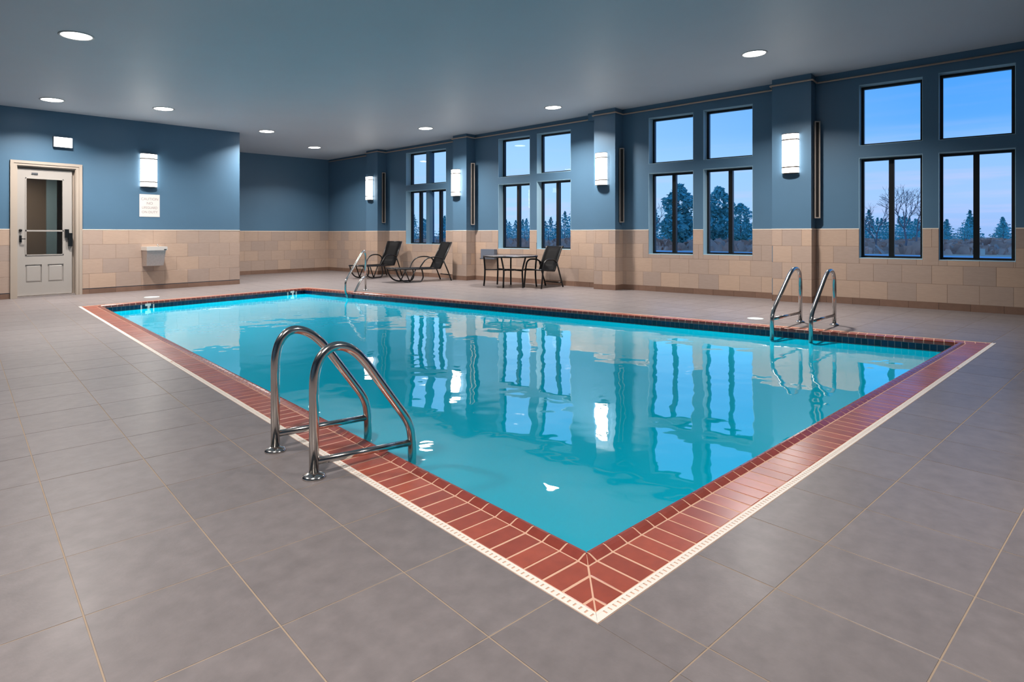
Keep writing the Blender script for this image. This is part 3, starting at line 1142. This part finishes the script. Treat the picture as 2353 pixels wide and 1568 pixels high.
# ------------------------------------------------------------------ things on the window wall
def along_wall(z0, k):
    pts = []
    off = .03
    h = lambda u: 4.245 - .0195 * u
    pts.append((WR - off, -2.2, h(-2.2)))
    for a, b in PIERS:
        pts += [(WR - off, a - off, h(a)), (WP - off, a - off, h(a)), (WP - off, b + off, h(b)), (WR - off, b + off, h(b))]
    pts.append((WR - off, UB - .05, h(UB)))
    return pts
tag(MB().tube(fillet(along_wall(0, 0), .02, 3), .017, 8).build('wall_pipe', M['pipe']),
    'thin beige pipe running along the window wall and pillars under the ceiling', 'pipe')
def vent(u, w, z0, z1, label):
    root = tag(empty('wall_vent', P(u, w, z0), -math.pi / 4), label, 'vent', 'slot vents beside the pillars')
    h = z1 - z0
    wd, fr = .055, .019
    mb = MB()     # local -Y looks into the room
    mb.box(-wd, -wd + fr, -.03, .03, 0, h).box(wd - fr, wd, -.03, .03, 0, h).box(-wd + fr, wd - fr, -.03, .03, 0, fr).box(-wd + fr, wd - fr, -.03, .03, h - fr, h)
    mb.box(-wd, wd, .03, .036, 0, h)
    mb.build('frame', M['ventf'], root)
    MB().box(-wd + fr, wd - fr, -.012, .03, fr, h - fr).build('slot', M['dark'], root)
    MB().box(-.02, .02, .036, .10, .1, .14).box(-.02, .02, .036, .10, h - .14, h - .1).build('bracket', M['ventf'], root)
    return root
for (a, z0, z1, lab) in ((PIERS[0][0], 1.60, 3.44, 'tall narrow dark slot vent right of the nearest pillar'),
                         (PIERS[1][0], 1.57, 3.30, 'tall narrow dark slot vent right of the second nearest pillar'),
                         (PIERS[2][0], 1.56, 3.30, 'tall narrow dark slot vent right of the pillar beside the table'),
                         (PIERS[3][0], 1.66, 3.28, 'tall narrow dark slot vent right of the farthest pillar')):
    vent(a - .05, 12.58, z0, z1, lab)
wb = tag(empty('wall_box', P(11.05, WR, .60)), 'blue-grey box fixed low on the tiled wall behind the table', 'box')
MB().box(-.13, 0, -.22, .27, .03, .28).build('cover', M['wbox'], wb)
MB().box(-.16, 0, -.24, .28, 0, .03).build('tray', M['greybox'], wb)

# ------------------------------------------------------------------ poolside furniture
def sling_sheet(prof, hw, th, sag=.0):
    """fabric sheet following (y, z) profile, half width hw"""
    mb = MB()
    n = len(prof)
    cols = [-1, -.5, 0, .5, 1]
    vs = []
    for s_ in (1, -1):
        for (y, z) in prof:
            for c in cols:
                vs.append((c * hw, y, z - sag * (1 - c * c) + s_ * th / 2))
    m_ = len(cols)
    fs = []
    for i in range(n - 1):
        for k in range(m_ - 1):
            q = (i * m_ + k, i * m_ + k + 1, (i + 1) * m_ + k + 1, (i + 1) * m_ + k)
            fs.append(q)
            fs.append(tuple(reversed([x + n * m_ for x in q])))
    for i in range(n - 1):
        for k in (0, m_ - 1):
            fs.append((i * m_ + k, (i + 1) * m_ + k, (i + 1) * m_ + k + n * m_, i * m_ + k + n * m_))
    for i in (0, n - 1):
        for k in range(m_ - 1):
            fs.append((i * m_ + k, i * m_ + k + 1, i * m_ + k + 1 + n * m_, i * m_ + k + n * m_))
    return mb.add(vs, fs, True)
def side(mb_pts, x):
    return [(x, y, z) for y, z in mb_pts]

def patio_chair():
    root = empty('patio_chair', (0, 0, 0))
    hw = .25
    sling_sheet([(.0, .452), (.1, .447), (.25, .43), (.4, .415), (.5, .41)], hw - .01, .008, .012).build('seat', M['sling'], root)
    sling_sheet([(.5, .42), (.57, .56), (.65, .72), (.72, .86), (.79, .985), (.83, .995)], hw - .01, .010, .0).build('backrest', M['sling'], root)
    for x in (-hw, hw):
        rail_ = smooth_path(side([(-.01, .445), (.25, .428), (.48, .405), (.525, .43), (.60, .60), (.70, .81), (.80, .985), (.835, .985)], x), 5)
        MB().tube(rail_, .019, 8).build('side_rail', M['blackm'], root)
        xa = x * 1.14
        arm = smooth_path([(xa, .0, 0), (xa, .03, .22), (xa, .055, .42), (xa, .10, .60), (xa, .20, .675), (xa, .34, .68), (xa, .47, .665), (x, .60, .585)], 5)
        MB().tube(arm, .020, 8).build('arm', M['blackm'], root)
        MB().tube([(xa, .56, .61), (xa, .66, .34), (xa, .79, 0)], .019, 8).build('rear_leg', M['blackm'], root)
    MB().tube([(-hw * 1.14, .74, .11), (hw * 1.14, .74, .11)], .014, 8).build('stretcher', M['blackm'], root)
    MB().tube([(-hw, -.005, .444), (hw, -.005, .444)], .019, 8).build('front_rail', M['blackm'], root)
    MB().tube([(-hw, .505, .40), (hw, .505, .40)], .016, 8).build('cross_rail', M['blackm'], root)
    MB().tube([(-hw, .835, .985), (hw, .835, .985)], .019, 8).build('top_rail', M['blackm'], root)
    return root
def heading(du, dw):     # rotation about z that turns local +Y towards (du, dw)
    return math.atan2(-dw, du)
ch = patio_chair()
ch.location = P(8.76, 11.60, 0)
ch.rotation_euler = (0, 0, heading(-.10, .99))
tag(ch, 'black metal armchair with charcoal sling beside the round table', 'chair')

def lounger():
    root = empty('sun_lounger', (0, 0, 0))
    hw = .27
    sling_sheet([(.0, .385), (.08, .378), (.4, .366), (.8, .358), (1.1, .355), (1.36, .352)], hw - .012, .01, .014).build('seat', M['sling'], root)
    sling_sheet([(1.37, .36), (1.46, .53), (1.55, .72), (1.64, .90), (1.71, 1.045), (1.73, 1.06)], hw - .012, .012, 0).build('backrest', M['sling'], root)
    MB().tube([(-hw, 0, .38), (hw, 0, .38)], .020, 8).build('foot_rail', M['blackm'], root)
    MB().tube([(-hw, 1.73, 1.06), (hw, 1.73, 1.06)], .020, 8).build('top_rail', M['blackm'], root)
    MB().tube([(-hw, 1.70, .16), (hw, 1.70, .16)], .014, 8).build('stretcher', M['blackm'], root)
    for x in (-hw, hw):
        MB().tube(smooth_path(side([(0, .38), (.4, .365), (.8, .356), (1.1, .353), (1.37, .35)], x), 4), .020, 8).build('side_rail', M['blackm'], root)
        MB().tube(side([(1.37, .35), (1.73, 1.06)], x), .020, 8).build('back_rail', M['blackm'], root)
        MB().tube(smooth_path(side([(.03, .37), (.08, .22), (.20, .08), (.36, .02), (.56, .012), (.72, .012), (.80, .05), (.84, .16), (.80, .34)], x), 5), .019, 8).build('sled_leg', M['blackm'], root)
        MB().tube(side([(.28, .36), (.44, .02)], x), .016, 8).tube(side([(.62, .36), (.44, .02)], x), .016, 8).build('brace', M['blackm'], root)
        xa = x * 1.12
        arm = smooth_path([(x, .72, .36), (xa, .80, .50), (xa, .92, .62), (xa, 1.10, .665), (xa, 1.30, .655), (xa, 1.44, .60), (x, 1.50, .50)], 5)
        MB().tube(arm, .018, 8).build('arm', M['blackm'], root)
        MB().tube([(xa, 1.45, .585), (xa, 1.60, .26), (xa, 1.71, 0)], .019, 8).build('rear_leg', M['blackm'], root)
    return root
lg = lounger()
axis = Vector((-.244, .97))
wd = Vector((.97, .244))
c0 = Vector((12.386, 10.42)) + wd * .29
lg.location = P(c0.x, c0.y, 0)
lg.rotation_euler = (0, 0, heading(axis.x, axis.y))
tag(lg, 'black sun lounger with charcoal sling stretched out below the farthest window', 'sun lounger', 'sun loungers by the far windows')
def uw(lat, d):
    return (-SA * lat + CA * d, CA * lat + SA * d)
u1, w1 = uw(-4.5, 17.5)
dup(lg, P(u1, w1, 0), heading(.629 * .88 - .777 * .47, .777 * .88 + .629 * .47),
    'black sun lounger behind the slim bent handrail, left of the other', 'sun loungers by the far windows')

# round table
tb = tag(empty('patio_table', P(9.52, 11.69, 0)), 'round black metal patio table with a shiny top below the windows', 'table')
TL = tb.location
mb = MB().lathe([(.0001, .765), (.60, .765), (.655, .762), (.66, .755), (.655, .748), (.0001, .748)], 40)
mb.build('tabletop', M['tabletop'], tb)
mb = MB()
ringp = [(.665 * math.cos(2 * math.pi * k / 40), .665 * math.sin(2 * math.pi * k / 40), .748) for k in range(41)]
mb.tube(ringp, .021, 8, caps=False)
mb.build('rim', M['blackm'], tb)
def lp(lat, d, z, r=1.):
    u_, w_ = uw(lat, d)
    return Vector((w_ - TL.x, u_ - TL.y, z))
LC = (-.05, 15.06)
def leg(dl, dd, bow):
    top = lp(LC[0] + dl * (1 - bow * .55), LC[1] + dd * (1 - bow * .3), .745)
    mid = lp(LC[0] + dl * .96, LC[1] + dd, .42)
    bot = lp(LC[0] + dl, LC[1] + dd, 0)
    q2 = lp(LC[0] + dl * .97, LC[1] + dd, .2)
    MB().tube(smooth_path([top, mid, q2, bot], 5), .021, 8).build('leg', M['blackm'], tb)
for dl, dd, bw in ((-.655, .12, 0), (-.33, .55, 0), (-.16, -.35, -.6), (.02, .48, 0), (.315, -.45, -.35), (.655, -.10, 0)):
    leg(dl, dd, bw)
mb = MB()
for dl, dd in ((-.64, .12), (-.32, .55), (-.155, -.35), (.02, .48), (.305, -.45), (.64, -.10)):
    mb.tube([lp(LC[0], LC[1], .41), lp(LC[0] + dl, LC[1] + dd, .41)], .014, 8)
k_ = [lp(LC[0] + .16 * math.cos(a_ * math.pi / 8), LC[1] + .16 * math.sin(a_ * math.pi / 8), .41) for a_ in range(17)]
mb.tube(k_, .016, 8, caps=False)
mb.build('stretcher', M['blackm'], tb)

# ------------------------------------------------------------------ outdoors
GZ = -.6
ground = tag(MB().box(WR + .5, 420, -200, 420, GZ - .2, GZ).build('ground', M['ground']), kind='structure')
rd = MB().box(57, 64, -120, 300, GZ, GZ + .03)
tag(rd.build('road', M['asphalt']), 'pale road crossing the field outside the windows', 'road')
def conifer(h, r, nblob, seed, bushy=0.):
    rnd = random.Random(seed)
    mb = MB()
    lim = .12
    for k in range(nblob):
        f = rnd.random() ** 1.15
        z = h * (lim + (1 - lim) * f)
        if bushy:
            rr = r * (math.sin(math.pi * min(1, .12 + f * .86)) ** .6) * (.55 + .45 * math.sin(7 * f + seed) ** 2)
        else:
            rr = r * (1 - f) ** .8 * (.65 + .35 * math.sin(h * 9 * f + seed))
        a = rnd.uniform(0, 6.283)
        rad = rr * math.sqrt(rnd.uniform(.1, 1))
        c = Vector((rad * math.cos(a), rad * math.sin(a), z))
        sz = h * rnd.uniform(.03, .06)
        d1 = Vector((rnd.gauss(0, 1), rnd.gauss(0, 1), rnd.gauss(0, .6))).normalized() * sz
        d2 = Vector((rnd.gauss(0, 1), rnd.gauss(0, 1), rnd.gauss(0, 1))).normalized() * sz * .8
        mb.add([c - d1, c + d2 * .7, c + d1, c - d2 * .7], [(0, 1, 2, 3)])
    return mb
def tree(name, pos, fol, trunk_h, trunk_r, label, group=None):
    root = tag(empty(name, pos), label, 'tree', group)
    o = bpy.data.objects.new('foliage', fol)
    C.objects.link(o); o.parent = root
    MB().tube([(0, 0, 0), (0, 0, trunk_h * .5), (0, 0, trunk_h)], trunk_r, 6, r2=trunk_r * .2).build('trunk', M['bark'], root)
    return root
def at(px, d):
    lat = (px - 1176.5) / 1392.43 * d
    u_, w_ = uw(lat, d)
    return P(u_, w_, GZ)
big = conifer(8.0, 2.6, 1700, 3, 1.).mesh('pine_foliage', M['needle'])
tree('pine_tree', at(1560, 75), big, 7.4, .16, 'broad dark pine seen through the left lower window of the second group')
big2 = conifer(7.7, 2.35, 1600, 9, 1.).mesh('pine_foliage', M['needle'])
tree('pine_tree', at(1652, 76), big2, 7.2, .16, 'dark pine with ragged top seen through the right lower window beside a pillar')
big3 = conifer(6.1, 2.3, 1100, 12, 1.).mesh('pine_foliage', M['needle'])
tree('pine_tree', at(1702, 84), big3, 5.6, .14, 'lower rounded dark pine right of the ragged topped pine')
kinds = [conifer(h_, r_, 420, s_).mesh('conifer_foliage', M['needle']) for h_, r_, s_ in ((5.4, 2.5, 1), (4.8, 2.5, 2), (6.8, 2.6, 5))]
low = conifer(3.2, 2.4, 420, 8, 1.).mesh('bush_foliage', M['needle'])
rnd = random.Random(4)
gx_, gy_ = 5.3, 5.3
for ix in range(0, 40):
    for iy in range(-24, 34):
        w_, u_ = 20 + ix * gx_, iy * gy_
        d = depth(u_, w_)
        if not 108 < d < 150:
            continue
        px = 1176.5 + (CA * w_ - SA * u_) / d * 1392.43
        if not 890 < px < 2400 or rnd.random() < .16:
            continue
        pos = P(u_ + rnd.uniform(-.1, .1), w_ + rnd.uniform(-.1, .1), GZ)
        if d < 120 and rnd.random() < .7:
            tree('round_tree', pos, low, 2.6, .12, 'distant dark rounded tree in front of the conifer tree line', 'distant rounded trees of the tree line')
        else:
            kd = rnd.choice((0, 1, 1, 2, 0))
            tree('conifer_tree', pos, kinds[kd], (4.8, 4.2, 6.0)[kd], .1, 'distant dark conifer in the tree line beyond the windows', 'distant conifers of the tree line')
def bare(h, seed, lean=0.):
    rnd = random.Random(seed)
    mb = MB()
    def grow(p, d, l, r, n):
        q = p + d * l
        mid = (p + q) / 2 + Vector((rnd.gauss(0, .04), rnd.gauss(0, .04), 0)) * l
        mb.tube([p, mid, q], r, 4, caps=False, r2=r * .65)
        if n == 0:
            return
        for _ in range(3 if n > 1 else 4):
            nd = (d + Vector((rnd.gauss(0, .5), rnd.gauss(0, .5), rnd.gauss(.12, .25)))).normalized()
            grow(q if rnd.random() < .7 else mid, nd, l * rnd.uniform(.6, .8), r * .6, n - 1)
    grow(Vector((0, 0, 0)), Vector((lean, 0, 1)).normalized(), h * .36, h * .018, 5)
    return mb
for px, d, h_, sd, lb in ((2015, 62, 5.2, 3, 'leafless grey tree spreading at the left of the nearest lower window'),
                          (2078, 60, 6.6, 6, 'tall leafless tree with fan-shaped crown in the nearest lower window'),
                          (2106, 72, 6.4, 11, 'leafless leaning tree beside the fan-shaped tree in the nearest window'),
                          (1497, 84, 7.2, 15, 'leafless thin tree at the left edge of the broad pine')):
    o = bare(h_, sd, .3 if sd == 11 else 0).build('bare_tree', M['bark'])
    o.location = at(px, d)
    tag(o, lb, 'tree')
# low dry brush over the field
mb = MB()
rnd = random.Random(21)
for k in range(11000):
    d = rnd.uniform(55, 118)
    pxx = rnd.uniform(860, 2460)
    c = at(pxx, d)
    if c.x < 66:
        continue
    hh = rnd.uniform(.25, 1.0) * (1 + .5 * math.sin(pxx * .02) * math.sin(d * .2))
    a = rnd.uniform(0, 6.28)
    v1 = Vector((math.cos(a), math.sin(a), 0)) * hh * rnd.uniform(.4, .9)
    tip = Vector((rnd.gauss(0, .3), rnd.gauss(0, .3), 1)) * hh
    mb.add([c - v1, c + v1, c + v1 * .4 + tip, c - v1 * .5 + tip * .9], [(0, 1, 2, 3)])
tag(mb.build('brush', M['brush'], ground), kind='stuff')
ub = MB().box(-.14, .14, -.14, .14, 0, .42).box(-.16, .16, -.16, .16, .42, .46)
o = ub.build('utility_box', M['cap'])
o.location = at(2258, 55)
o.scale = (1.2, 1.2, 1.2)
tag(o, 'small pale utility box in the field outside the nearest window', 'box')
